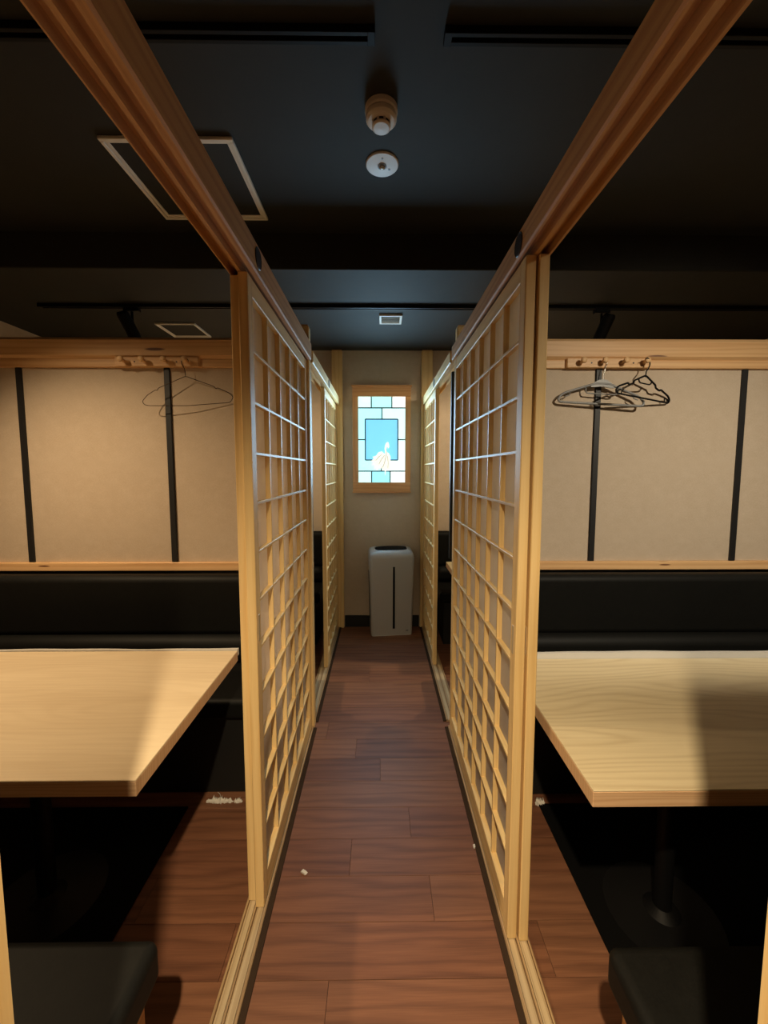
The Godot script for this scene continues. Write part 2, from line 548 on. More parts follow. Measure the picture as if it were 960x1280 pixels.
func build_window() -> void:
	var x0 := -0.179
	var x1 := 0.209
	var y0 := 1.25
	var y1 := 1.955
	var t := structure("window_1", "backlit leaded glass panel in pale blue with a white bird", "window", Vector3(0.015, 1.175, -END_D))
	var o := Vector3(-0.015, -1.175, 0)
	# casing
	span(t, "frame", o + Vector3(-0.226, y1, 0), o + Vector3(0.254, 2.035, 0.045), M.casing, 0, 0.003, 1)
	span(t, "frame", o + Vector3(-0.226, 1.175, 0), o + Vector3(0.254, y0, 0.045), M.casing, 0, 0.003, 2)
	span(t, "frame", o + Vector3(-0.226, y0, 0), o + Vector3(x0, y1, 0.045), M.casing, 1, 0.003, 3)
	span(t, "frame", o + Vector3(x1, y0, 0), o + Vector3(0.254, y1, 0.045), M.casing, 1, 0.003, 4)
	span(t, "cap_board", o + Vector3(-0.234, 2.035, 0), o + Vector3(0.262, 2.045, 0.055), M.casing, 0, 0.002, 5)
	span(t, "sill_board", o + Vector3(-0.23, 1.163, 0), o + Vector3(0.258, 1.175, 0.052), M.casing, 0, 0.002, 6)
	var ww := x1 - x0
	var hh := y1 - y0
	var at := func(u: float, v: float) -> Vector2: return Vector2(x0 + u * ww + o.x, y1 - v * hh + o.y)
	var v1 := 0.1286
	var v2 := 0.259
	var vm := 0.497
	var v3 := 0.736
	var v4 := 0.867
	var a := 0.147
	var b := 0.844
	var pale := Color(0.80, 1.0, 1.0)
	var white := Color(0.94, 1.0, 1.0)
	var aqua := Color(0.62, 0.95, 1.0)
	var panes := [
		[[[0, 0], [0.278, 0], [0.278, v1], [0, v1]], pale, 1.15], [[[0.278, 0], [0.715, 0], [0.715, v1], [0.278, v1]], Color(0.70, 1.0, 1.0), 1.0], [[[0.715, 0], [1, 0], [1, v1], [0.715, v1]], white, 1.2],
		[[[0, v1], [0.503, v1], [0.503, v2], [a, v2], [a, vm], [0, vm]], Color(0.70, 0.98, 1.0), 1.1], [[[0.503, v1], [1, v1], [1, vm], [b, vm], [b, v2], [0.503, v2]], Color(0.82, 1.0, 1.0), 1.15],
		[[[a, v2], [b, v2], [b, v3], [a, v3]], Color(0.50, 0.83, 1.0), 0.95],
		[[[0, vm], [a, vm], [a, v3], [0.49, v3], [0.49, v4], [0, v4]], Color(0.72, 0.98, 1.0), 1.1], [[[b, vm], [1, vm], [1, v4], [0.49, v4], [0.49, v3], [b, v3]], Color(0.86, 1.0, 1.0), 1.15],
		[[[0, v4], [0.28, v4], [0.28, 1], [0, 1]], pale, 1.1], [[[0.28, v4], [0.68, v4], [0.68, 1], [0.28, 1]], aqua, 1.0], [[[0.68, v4], [1, v4], [1, 1], [0.68, 1]], white, 1.15]]
	for p in panes:
		var poly := PackedVector2Array()
		for q in p[0]:
			poly.append(at.call(q[0], q[1]))
		part(t, "pane", sweep(poly, 0.016, 0.022), glow(p[1], p[2]))
	var bars := [[0, v1, 1, v1], [a, v2, b, v2], [a, v3, b, v3], [0, v4, 1, v4], [0, vm, a, vm], [b, vm, 1, vm], [0.278, 0, 0.278, v1], [0.715, 0, 0.715, v1], [0.503, v1, 0.503, v2], [a, v2, a, v3], [b, v2, b, v3], [0.49, v3, 0.49, v4], [0.28, v4, 0.28, 1], [0.68, v4, 0.68, 1]]
	for q in bars:
		var p0: Vector2 = at.call(q[0], q[1])
		var p1: Vector2 = at.call(q[2], q[3])
		var r := 0.0045
		var flat: bool = absf(p0.y - p1.y) < 0.001
		var e := Vector2(0, r) if flat else Vector2(r, 0)
		span(t, "lead_bar", Vector3(p0.x - e.x, p0.y - e.y, 0.014), Vector3(p1.x + e.x, p1.y + e.y, 0.0275), M.lead, 0 if flat else 1, 0.001)
	# the pale bird standing low in the middle pane, wings and tail in ragged plumes
	var bird := [[0.575, 0.665], [0.56, 0.60], [0.575, 0.555], [0.60, 0.53], [0.635, 0.525], [0.655, 0.55], [0.66, 0.585], [0.635, 0.60], [0.625, 0.575], [0.605, 0.585], [0.60, 0.62], [0.615, 0.645], [0.655, 0.66], [0.69, 0.70], [0.685, 0.74], [0.71, 0.79], [0.69, 0.86], [0.66, 0.845], [0.63, 0.865], [0.60, 0.845], [0.575, 0.92], [0.56, 0.85], [0.52, 0.86], [0.50, 0.82], [0.47, 0.85], [0.45, 0.80], [0.42, 0.85], [0.38, 0.86], [0.395, 0.81], [0.335, 0.845], [0.355, 0.785], [0.28, 0.80], [0.33, 0.755], [0.26, 0.75], [0.33, 0.72], [0.30, 0.70], [0.38, 0.685], [0.43, 0.645], [0.50, 0.635], [0.54, 0.655]]
	var poly := PackedVector2Array()
	for q in bird:
		poly.append(at.call(q[0], q[1]))
	part(t, "bird_figure", sweep(poly, 0.022, 0.0295), glow(Color(0.97, 0.97, 0.93), 0.85), Vector3.ZERO, Basis.IDENTITY, "white bird with ragged plumes")
	for q in [[[0.60, 0.60], [0.60, 0.67], [0.57, 0.74]], [[0.56, 0.68], [0.50, 0.72], [0.44, 0.78]], [[0.58, 0.70], [0.56, 0.77], [0.52, 0.82]], [[0.62, 0.69], [0.64, 0.76], [0.63, 0.83]], [[0.50, 0.67], [0.43, 0.70], [0.37, 0.74]]]:
		var pts := []
		for e in q:
			var v: Vector2 = at.call(e[0], e[1])
			pts.append(Vector3(v.x, v.y, 0.0295))
		part(t, "plume_line", tube(rounded(pts, 0.03), 0.0022, 6), glow(Color(0.74, 0.70, 0.60), 0.6))

# ------------------------------------------------------------------ the two lines of sliding screens
func word(s: int) -> String:
	return "left" if s < 0 else "right"

func shoji(s: int, face: float, d0: float, d1: float, cols: int, label: String, pull := true) -> void:
	# face is the distance of the aisle-side face from x = 0; the lattice faces the aisle, the paper is glued behind it
	var th := 0.026
	var t := thing("shoji_door", label, "sliding door", Vector3(s * (face + th * 0.5), 0.0, -(d0 + d1) * 0.5), "sliding paper screens")
	var hw := (d1 - d0) * 0.5
	var sw := 0.042
	var y0 := 0.0115
	var y1 := 1.8845
	var yb := 0.09
	var yt := 1.835
	for e in [-1, 1]:
		var st := span(t, "stile", Vector3(-th * 0.5, y0, e * hw), Vector3(th * 0.5, y1, e * (hw - sw)), M.cedar, 1, 0.002, rng.randi() % 7)
		if e == 1 and pull:
			span(st, "finger_pull", Vector3(-s * (th * 0.5 + 0.0012), -0.10, -0.008), Vector3(-s * th * 0.3, -0.02, 0.008), M.runner, 1, 0.001)
	span(t, "bottom_rail", Vector3(-th * 0.5 + 0.001, y0, hw - sw), Vector3(th * 0.5 - 0.001, yb, -hw + sw), M.cedar, 2, 0.002, rng.randi() % 7)
	span(t, "top_rail", Vector3(-th * 0.5 + 0.001, yt, hw - sw), Vector3(th * 0.5 - 0.001, y1, -hw + sw), M.cedar, 2, 0.002, rng.randi() % 7)
	var a := -s * (th * 0.5 - 0.003)
	var b := a + s * 0.017
	var inner := (hw - sw) * 2.0
	for i in range(1, cols):
		var z := hw - sw - inner * i / cols
		span(t, "muntin", Vector3(a + s * 0.0006, yb, z - 0.004), Vector3(b, yt, z + 0.004), M.lattice, 1, 0.0008, rng.randi() % 5)
	for i in range(1, 12):
		var y := yb + (yt - yb) * i / 12.0
		span(t, "muntin", Vector3(a, y - 0.0042, hw - sw), Vector3(b - s * 0.0005, y + 0.0042, -hw + sw), M.lattice, 2, 0.0008, rng.randi() % 5)
	span(t, "paper_sheet", Vector3(b, yb - 0.004, hw - sw + 0.004), Vector3(b + s * 0.0012, yt + 0.004, -hw + sw - 0.004), M.paper, 1, 0.0)

func head_rail(s: int, d0: float, d1: float, hole_d: float, top: float, hole_y: float, label: String) -> void:
	var x0 := 0.333 if s < 0 else 0.350
	var x1 := 0.413 if s < 0 else 0.428
	var t := thing("head_rail", label, "rail", Vector3(s * (x0 + x1) * 0.5, 1.885, -(d0 + d1) * 0.5), "grooved rails over the screens")
	var w := x1 - x0
	var h := top - 1.885
	# underside with two grooves
	var g := [0.010, 0.034, 0.046, 0.070] if s > 0 else [0.018, 0.042, 0.051, 0.075]
	var c := 0.004
	var pts := [[0, c], [c, 0], [g[0], 0], [g[0], 0.023], [g[1], 0.023], [g[1], 0], [g[2], 0], [g[2], 0.023], [g[3], 0.023], [g[3], 0], [w - c * 0.5, 0], [w, c], [w, h - c], [w - c, h], [c, h], [0, h - c]]
	var poly := PackedVector2Array()
	for p in pts:
		poly.append(Vector2(s * (p[0] - w * 0.5), p[1]))
	part(t, "beam", sweep(poly, (d1 - d0) * 0.5, -(d1 - d0) * 0.5, rng.randf()), M.rail if d0 < 1.0 else M.cedar)  # far rails get the paler wood to carry the window's light in their colour
	var cap := lathe([Vector2(0, 0.0012), Vector2(0.023, 0.0012), Vector2(0.0245, 0.0006), Vector2(0.027, 0.0016), Vector2(0.0285, 0.0), Vector2(0.0285, -0.004), Vector2(0, -0.004)], 28)
	part(t, "round_cap", cap, M.bronze, Vector3(-s * w * 0.5, hole_y - 1.885, (d0 + d1) * 0.5 - hole_d), Basis(Vector3.BACK, s * PI * 0.5), "dark round cap on the aisle side")

func sill(s: int, d0: float, d1: float, label: String) -> void:
	var x0 := 0.349 if s < 0 else 0.357
	var x1 := 0.416 if s < 0 else 0.426
	var t := thing("sill_track", label, "track", Vector3(s * (x0 + x1) * 0.5, 0, -(d0 + d1) * 0.5), "floor tracks under the screens")
	var w := x1 - x0
	var h := 0.014
	var g := [0.006, 0.0315, 0.0365, 0.063] if s > 0 else [0.006, 0.0315, 0.036, 0.060]
	var pts := [[0, 0], [0, h - 0.002], [0.002, h], [g[0], h], [g[0], 0.004], [g[1], 0.004], [g[1], h], [g[2], h], [g[2], 0.004], [g[3], 0.004], [g[3], h], [w - 0.002, h], [w, h - 0.002], [w, 0]]
	var poly := PackedVector2Array()
	for p in pts:
		poly.append(Vector2(s * (p[0] - w * 0.5), p[1]))
	var l := (d1 - d0) * 0.5
	part(t, "grooved_board", sweep(poly, l, -l, rng.randf()), M.sill)
	for q in [[g[0], g[1]], [g[2], g[3]]]:
		span(t, "runner", Vector3(s * (q[0] + 0.0032 - w * 0.5), 0.006, l), Vector3(s * (q[1] - 0.0032 - w * 0.5), 0.0105, -l), M.runner, 2, 0.0005, rng.randi() % 5)
	span(t, "edge_strip", Vector3(s * (-w * 0.5 - 0.017), 0, l), Vector3(s * (-w * 0.5), 0.006, -l), M.black_strip, 2, 0.001)

func post(called: String, s: int, d0: float, d1: float, x0: float, x1: float, top: float, label: String) -> void:
	var t := thing(called, label, "post", Vector3(s * (x0 + x1) * 0.5, 0, -(d0 + d1) * 0.5), "upright posts along the aisle")
	var w := (x1 - x0) * 0.5
	var l := (d1 - d0) * 0.5
	span(t, "shaft", Vector3(-w, 0, l), Vector3(w, top - 0.006, -l), M.cedar, 1, 0.004, rng.randi() % 7)
	span(t, "end_grain", Vector3(-w + 0.004, top - 0.006, l - 0.004), Vector3(w - 0.004, top, -l + 0.004), M.pine, 0, 0.002)

func build_line(s: int) -> void:
	var side := word(s)
	var xi := 0.335 if s < 0 else 0.353
	var xo := 0.425 if s < 0 else 0.43
	post("wooden_post", s, 0.262, 0.345, xi + 0.012, xo, 2.06, "wooden post at the %s edge of the picture nearest the viewer" % side)
	post("wooden_post", s, POST_D, POST_D + 0.05, 0.345 if s < 0 else 0.376, xo, 2.055, "wooden post at the far end of the nearer %s screens" % side)
	if s < 0:
		post("wooden_post", s, END_D - 0.035, END_D, 0.308, 0.395, 2.33, "slim wooden post against the end wall, left of the window")
	else:
		post("wooden_post", s, END_D - 0.035, END_D, 0.342, 0.432, 2.33, "slim wooden post against the end wall, right of the window")
	head_rail(s, 0.345, POST_D, 1.15 if s < 0 else 1.055, 1.965 if s < 0 else 1.950, 1.928 if s < 0 else 1.917, "long grooved wooden rail overhead along the %s side, reaching to the top edge" % side)
	head_rail(s, POST_D + 0.05, END_D - 0.035, 2.67 if s < 0 else 2.64, 1.945, 1.915, "short grooved rail over the far %s screens beside the end wall" % side)
	sill(s, 0.345, POST_D, "worn pale floor track in the foreground on the %s" % side)
	sill(s, POST_D + 0.05, END_D - 0.035, "floor track under the far %s screens" % side)
	# nearer pair, both pushed to the far end
	if s < 0:
		shoji(s, 0.357, 1.127, POST_D - 0.004, 5, "large shoji screen on the left facing the aisle")
		shoji(s, 0.3855, 1.147, POST_D - 0.004, 5, "left screen hidden behind the large one, only its edge showing")
		shoji(s, 0.357, 2.63, END_D - 0.038, 5, "small far shoji screen left of the lit window")
		shoji(s, 0.3855, 2.86, END_D - 0.038, 5, "far left screen mostly hidden behind its neighbour")
	else:
		shoji(s, 0.364, 1.037, POST_D - 0.004, 6, "large shoji screen on the right facing the aisle")
		shoji(s, 0.3955, 1.031, POST_D - 0.004, 6, "right screen behind the large one, its edge parallel beside it")
		shoji(s, 0.364, 2.66, END_D - 0.038, 5, "small far shoji screen right of the lit window")
		shoji(s, 0.3955, 2.88, END_D - 0.038, 5, "far right screen mostly hidden behind its neighbour")

# ------------------------------------------------------------------ booths
func partition(s: int, d: float, bars: Array, label: String) -> void:
	var x0 := 0.43
	var x1 := 2.5 if s < 0 else 2.9
	var th := 0.05
	var t := thing("booth_partition", label, "partition", Vector3(s * x0, 0, -d - th * 0.5), "papered walls between the booths")
	var l := x1 - x0
	var f := th * 0.5
	span(t, "core", Vector3(0, 0, f - 0.012), Vector3(s * l, 1.90, -f + 0.012), M.dark_panel, 0, 0.002)
	span(t, "top_beam", Vector3(0, 1.886, f + 0.022), Vector3(s * l, 1.986, -f - 0.022), M.pine, 0, 0.014, rng.randi() % 7)
	for e in [1, -1]:
		var z: float = e * f
		span(t, "upper_moulding", Vector3(0, 1.846, z + e * 0.012), Vector3(s * l, 1.886, z - e * 0.012), M.pine, 0, 0.003, rng.randi() % 7)
		span(t, "lower_moulding", Vector3(0, 0.846, z + e * 0.014), Vector3(s * l, 0.889, z - e * 0.012), M.pine, 0, 0.003, rng.randi() % 7)
		var prev := 0.0
		for q in bars + [x1]:
			var a: float = q - x0
			var end: bool = q == x1
			span(t, "panel", Vector3(s * (prev + (0.013 if prev > 0.0 else 0.0)), 0.889, z - e * 0.004), Vector3(s * (a - (0.0 if end else 0.013)), 1.846, z - e * 0.012), M.wallpaper, 0, 0.001)
			if not end:
				span(t, "black_bar", Vector3(s * (a - 0.015), 0.8892, z + e * 0.005), Vector3(s * (a + 0.015), 1.8458, z - e * 0.012), M.black_bar, 1, 0.003)
			prev = a
		if e == -1 and d > 1.0:
			span(t, "black_bar", Vector3(s * ((0.347 if s < 0 else 0.361) - x0), 0.8892, z + e * 0.024), Vector3(s * ((0.375 if s < 0 else 0.389) - x0), 1.8458, z + e * 0.0005), M.black_bar, 1, 0.003)

func bench(s: int, x0: float, x1: float, back_d: float, front_d: float, label: String, wood_end := false) -> void:
	# back_d is where the back meets the wall, front_d the front edge of the seat
	var e := signf(front_d - back_d)          # +1: the sitter looks away from the camera
	var t := thing("booth_bench", label, "bench", Vector3(s * (x0 + x1) * 0.5, 0, -back_d), "black booth benches")
	var w := x1 - x0
	var back_in := 0.10 if wood_end else 0.0
	var dep := absf(front_d - back_d)
	part(t, "seat_cushion", cushion(Vector3(w, 0.085, dep - 0.06), 0.022), M.vinyl, Vector3(0, 0.3775, -e * (0.06 + (dep - 0.06) * 0.5)))
	part(t, "backrest", cushion(Vector3(w - back_in, 0.30, 0.085), 0.035), M.vinyl, Vector3(s * back_in * 0.5, 0.692, -e * 0.0435))
	part(t, "back_roll", cushion(Vector3(w - back_in, 0.14, 0.125), 0.055), M.vinyl, Vector3(s * back_in * 0.5, 0.482, -e * 0.063))
	span(t, "base", Vector3(-w * 0.5 + 0.03, 0, 0), Vector3(w * 0.5 - 0.03, 0.336, -e * (dep - 0.03)), M.dark_panel, 0, 0.003)
	if wood_end:
		var xe := -s * (w * 0.5 - 0.03)
		span(t, "end_panel", Vector3(xe, 0, -e * 0.02), Vector3(xe - s * 0.012, 0.33, -e * (dep - 0.035)), M.rail, 2, 0.002)

func table(s: int, x0: float, x1: float, d0: float, d1: float, h: float, leg_x: float, label: String, rear_strip := 0.0) -> void:
	var t := thing("booth_table", label, "table", Vector3(s * (x0 + x1) * 0.5, 0, -(d0 + d1) * 0.5), "pale wood booth tables")
	var w := (x1 - x0) * 0.5
	var l := (d1 - d0) * 0.5
	span(t, "tabletop", Vector3(-w, h - 0.004, l), Vector3(w, h, -l), M.table[0 if s < 0 else 1], 0, 0.0015, 2 if s < 0 else 5)
	span(t, "edge_band", Vector3(-w, h - 0.040, l), Vector3(w, h - 0.004, -l), M.table_edge, 0, 0.0015, 3)
	if rear_strip > 0.0:
		var poly := PackedVector2Array([Vector2(-w, h - 0.02)])
		for k in 61:
			var x := -w + 2.0 * w * k / 60.0
			poly.append(Vector2(x, h + rear_strip + 0.0012 * sin(x * 9.0) + 0.0008 * sin(x * 23.0)))
		poly.append(Vector2(w, h - 0.02))
		part(t, "rear_strip", sweep(poly, -l - 0.001, -l - 0.013), M.trim_grey, Vector3.ZERO, Basis.IDENTITY, "pale grey strip along the back edge")
	for k in [leg_x, x0 + x1 - leg_x]:
		var lx: float = s * (k - (x0 + x1) * 0.5)
		part(t, "leg", lathe([Vector2(0, 0), Vector2(0.16, 0), Vector2(0.16, 0.006), Vector2(0.05, 0.014), Vector2(0.025, 0.03), Vector2(0.025, h - 0.06), Vector2(0.09, h - 0.05), Vector2(0.09, h - 0.0405), Vector2(0, h - 0.0405)], 28), M.black_metal, Vector3(lx, 0, 0.0))

func build_booths() -> void:
	partition(-1, 0.28, [1.03, 1.745], "papered partition left of the viewer, mostly out of frame")
	partition(1, 0.28, [1.07, 1.79], "papered partition right of the viewer, mostly out of frame")
	partition(-1, POST_D, [1.035, 1.75], "beige panelled partition behind the left table, wire hanger in front")
	partition(1, POST_D, [1.075, 1.80], "beige panelled partition behind the right table, grey hanger in front")
	table(-1, 0.547, 2.25, 0.846, 1.49, 0.66, 1.05, "pale wood table in the near left booth", 0.004)
	table(1, 0.461, 2.45, 0.807, 1.412, 0.66, 0.86, "pale wood table in the near right booth with a grey back edge", 0.022)
	bench(-1, 0.46, 2.49, 1.984, 1.555, "black bench behind the left table under the panelled partition")
	bench(1, 0.46, 2.89, 1.984, 1.53, "black bench behind the right table under the panelled partition")
	bench(-1, 0.44, 2.49, 0.346, 0.735, "black vinyl bench in the lower left corner", true)
	bench(1, 0.445, 2.89, 0.346, 0.715, "black vinyl bench in the lower right corner", true)
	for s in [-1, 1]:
		var shade_mat_x := 0.77 if s < 0 else 0.64  # unseen mats, added so the shaded floor under the tables goes black
		var t := thing("shade_mat", "added black mat deepening the shade under the %s table" % word(s), "mat", Vector3(s * (shade_mat_x + 0.8), 0, -1.11), "added black mats that deepen the shade")
		part(t, "shade_mat_body", cushion(Vector3(1.6, 0.006, 0.80), 0.0029, 0.0, 3), M.mat, Vector3(0, 0.0031, 0))
		span(t, "shade_mat_edge", Vector3(-s * 0.8, 0.0002, 0.40), Vector3(-s * 0.79, 0.007, -0.40), M.mat, 2, 0.002)
		var xe := 2.25 if s < 0 else 2.45
		table(s, 0.50, xe, 2.53, 2.98, 0.66, 0.95, "booth table glimpsed through the far %s doorway" % word(s))
		bench(s, 0.46, xe + 0.2, END_D - 0.002, 2.98, "black bench against the end wall in the far %s booth" % word(s))
		bench(s, 0.46, xe + 0.2, 2.10, 2.47, "black bench behind the %s partition, hidden in the far booth" % word(s))

# ------------------------------------------------------------------ lamps
func lamp(called: String, at: Vector3, aim: Vector3, drop_from: float, energy: float, half: float, soft: float, size: float, label: String, length := 0.09, tint := WARM) -> void:
	var group := "track spotlights"
	var t := thing(called, label, "spotlight", at, group)
	var dir := (aim - at).normalized()
	var up := Vector3.RIGHT if absf(dir.y) > 0.95 else Vector3.UP
	var b := Basis.looking_at(dir, up) * Basis(Vector3.RIGHT, -PI * 0.5)   # local +y points along the beam's reverse
	b = Basis(b.x, -dir, b.x.cross(-dir))
	var lift := drop_from - at.y
	span(t, "adapter", Vector3(-0.045, lift - 0.022, 0.017), Vector3(0.045, lift, -0.017), M.black_metal, 0, 0.003)
	part(t, "stem", lathe([Vector2(0, 0.03), Vector2(0.007, 0.03), Vector2(0.007, lift - 0.02), Vector2(0, lift - 0.02)], 12), M.black_metal)
	part(t, "lamp_head", lathe([Vector2(0.030, -0.03), Vector2(0.034, -0.03), Vector2(0.034, length - 0.015), Vector2(0.026, length), Vector2(0, length)], 28), M.black_metal, Vector3.ZERO, b)
	part(t, "lens", lathe([Vector2(0, -0.018), Vector2(0.029, -0.018), Vector2(0.029, -0.010), Vector2(0, -0.010)], 24), glow(Color(1.0, 0.9, 0.72), 3.0), Vector3.ZERO, b, "glowing warm lens")
	var l := SpotLight3D.new()
	l.name = "beam"
	l.light_color = tint
	l.light_energy = energy
	l.spot_angle = half
	l.spot_angle_attenuation = soft
	l.spot_attenuation = 2.0
	l.spot_range = 12.0
	l.light_size = size
	l.shadow_enabled = true
	l.transform = Transform3D(Basis.looking_at(dir, up), dir * 0.034)
	t.add_child(l)

func track(x0: float, x1: float, d: float, y: float, label: String) -> void:
	var t := thing("lighting_track", label, "track", Vector3((x0 + x1) * 0.5, y, -d), "black lighting tracks")
	var w := (x1 - x0) * 0.5
	span(t, "channel", Vector3(-w, -0.02, 0.017), Vector3(w, 0, 0.006), M.black_metal, 0, 0.001)
	span(t, "channel", Vector3(-w, -0.02, -0.006), Vector3(w, 0, -0.017), M.black_metal, 0, 0.001)
	span(t, "channel_back", Vector3(-w, -0.006, 0.006), Vector3(w, 0, -0.006), M.black_metal, 0, 0.0)
	for e in [-1, 1]:
		span(t, "end_cap", Vector3(e * w, -0.021, 0.018), Vector3(e * (w - 0.02), 0, -0.018), M.black_metal, 0, 0.001)

func build_lamps() -> void:
	track(-2.3, -0.012, 1.148, 2.5, "black lighting track on the ceiling above the left booth")
	track(0.17, 2.6, 1.148, 2.5, "black lighting track on the ceiling above the right booth")
	track(-2.02, 2.7, 2.48, 2.332, "long thin black track across the lower ceiling")
	track(-1.2, 1.2, -KEY_AT.z, 2.5, "black lighting track behind the viewer")
	lamp("track_spotlight", KEY_AT, KEY_AT + Vector3(0.0, -1, 0.0), 2.48, 6.9, 71.0, 1.0, 0.022, "black track spotlight over the aisle behind the viewer")
	lamp("track_spotlight", Vector3(-1.75, 2.34, -1.148), Vector3(-1.25, 0.66, -1.42), 2.48, 3.1, 56.0, 1.0, 0.03, "black spotlight above the left table, out of frame", 0.09, Color(1.0, 0.87, 0.69))
	track(0.9, 2.7, 0.05, 2.5, "black lighting track over the partition on the right, out of frame")
	lamp("track_spotlight", Vector3(1.65, 2.40, -0.05), Vector3(1.45, 0.66, -1.6), 2.48, 4.2, 52.0, 1.0, 0.03, "black spotlight shining over the right partition, out of frame", 0.06, Color(1.0, 0.94, 0.83))
	lamp("track_spotlight", Vector3(-1.475, 2.165, -2.48), Vector3(-1.15, 0.95, -3.10), 2.312, 1.5, 66.0, 0.6, 0.03, "black spotlight hanging from the thin track on the left", 0.125)
	lamp("track_spotlight", Vector3(1.335, 2.165, -2.48), Vector3(1.05, 0.95, -3.10), 2.312, 1.5, 66.0, 0.6, 0.03, "black tilted spotlight hanging from the thin track on the right", 0.12)

# ------------------------------------------------------------------ things on the ceiling
func hatch(x0: float, x1: float, d0: float, d1: float, y: float, w: float, label: String) -> void:
	var t := thing("access_hatch", label, "hatch", Vector3((x0 + x1) * 0.5, y, -(d0 + d1) * 0.5), "ceiling hatches")
	var a := (x1 - x0) * 0.5
	var b := (d1 - d0) * 0.5
	span(t, "panel", Vector3(-a + w, -0.003, b - w), Vector3(a - w, 0, -b + w), M.ceiling, 0, 0.0)
	# stepped mouldings: an outer and an inner fillet on each side
	for e in [-1, 1]:
		span(t, "frame_side", Vector3(-a, -0.012, e * b), Vector3(a, 0, e * (b - w * 0.55)), M.aluminium, 0, 0.002)
		span(t, "frame_side", Vector3(-a + w * 0.55, -0.007, e * (b - w * 0.55)), Vector3(a - w * 0.55, 0, e * (b - w)), M.aluminium, 0, 0.0015)
		span(t, "frame_side", Vector3(e * a, -0.012, b - w * 0.55), Vector3(e * (a - w * 0.55), 0, -b + w * 0.55), M.aluminium, 2, 0.002)
		span(t, "frame_side", Vector3(e * (a - w * 0.55), -0.007, b - w), Vector3(e * (a - w), 0, -b + w), M.aluminium, 2, 0.0015)

func build_ceiling_things() -> void:
	hatch(-0.974, -0.510, 1.484, 1.934, 2.5, 0.026, "square ceiling hatch with a pale metal frame above the left rail")
	hatch(-1.505, -1.235, 2.77, 3.037, 2.332, 0.02, "small ceiling hatch with a pale frame over the far left booth")
	# smoke detector
	var t := thing("smoke_detector", "round white smoke detector on the dark ceiling", "smoke detector", Vector3(0.005, 2.5, -1.375))
	part(t, "base", lathe([Vector2(0, 0), Vector2(0.052, 0), Vector2(0.052, -0.014), Vector2(0.049, -0.018), Vector2(0, -0.018)], 32), M.white_plastic)
	part(t, "body", lathe([Vector2(0.047, -0.018), Vector2(0.050, -0.024), Vector2(0.049, -0.034), Vector2(0.042, -0.041), Vector2(0.030, -0.0435), Vector2(0.0, -0.0435)], 36), M.white_plastic)
	part(t, "grille_core", lathe([Vector2(0.027, -0.043), Vector2(0.027, -0.053), Vector2(0, -0.053)], 32), M.black_metal)
	for k in 8:
		var ang := TAU * (k + 0.5) / 8.0
		part(t, "grille_rib", bevel_box(Vector3(0.007, 0.011, 0.005), 0.001, 1), M.white_plastic, Vector3(sin(ang) * 0.0275, -0.0482, cos(ang) * 0.0275), Basis(Vector3.UP, ang))
	part(t, "nose", lathe([Vector2(0.0, -0.0525), Vector2(0.030, -0.0525), Vector2(0.030, -0.056), Vector2(0.025, -0.060), Vector2(0, -0.061)], 32), M.white_plastic)
	# round plate with a small lamp
	t = thing("emergency_light", "flat round white plate with a tiny lamp on the ceiling", "emergency light", Vector3(0.009, 2.5, -1.606))
	part(t, "plate", lathe([Vector2(0, 0), Vector2(0.062, 0), Vector2(0.062, -0.003), Vector2(0.059, -0.006), Vector2(0.018, -0.008), Vector2(0, -0.008)], 36), M.white_plastic)
	part(t, "lens_ring", lathe([Vector2(0.017, -0.007), Vector2(0.017, -0.010), Vector2(0.012, -0.011), Vector2(0.012, -0.007)], 24), M.grey_plastic)
	part(t, "bulb", lathe([Vector2(0.011, -0.008), Vector2(0.010, -0.014), Vector2(0.005, -0.017), Vector2(0, -0.018)], 20), M.steel)
	part(t, "test_button", lathe([Vector2(0, -0.006), Vector2(0.004, -0.006), Vector2(0.004, -0.0095), Vector2(0, -0.0095)], 14), M.grey_plastic, Vector3(0.027, 0, -0.016))
	part(t, "indicator", lathe([Vector2(0, -0.006), Vector2(0.003, -0.006), Vector2(0.003, -0.009), Vector2(0, -0.009)], 12), M.grey_plastic, Vector3(0.0, 0, 0.036))
	# small square vent on the lower ceiling
	t = thing("ceiling_vent", "small square vent on the lower ceiling before the end wall", "vent", Vector3(0.069, 2.332, -2.676))
	for e in [-1, 1]:
		span(t, "frame_side", Vector3(-0.073, -0.014, e * 0.073), Vector3(0.073, 0, e * 0.058), M.aluminium, 0, 0.002)
		span(t, "frame_side", Vector3(e * 0.073, -0.014, 0.058), Vector3(e * 0.058, 0, -0.058), M.aluminium, 2, 0.002)
	span(t, "backing", Vector3(-0.058, -0.002, 0.058), Vector3(0.058, 0, -0.058), M.dark_panel, 0, 0.0)
	for k in 6:
		part(t, "slat", bevel_box(Vector3(0.114, 0.0025, 0.014), 0.0005, 0), M.aluminium, Vector3(0, -0.008, 0.048 - k * 0.0192), Basis(Vector3.RIGHT, 0.5))

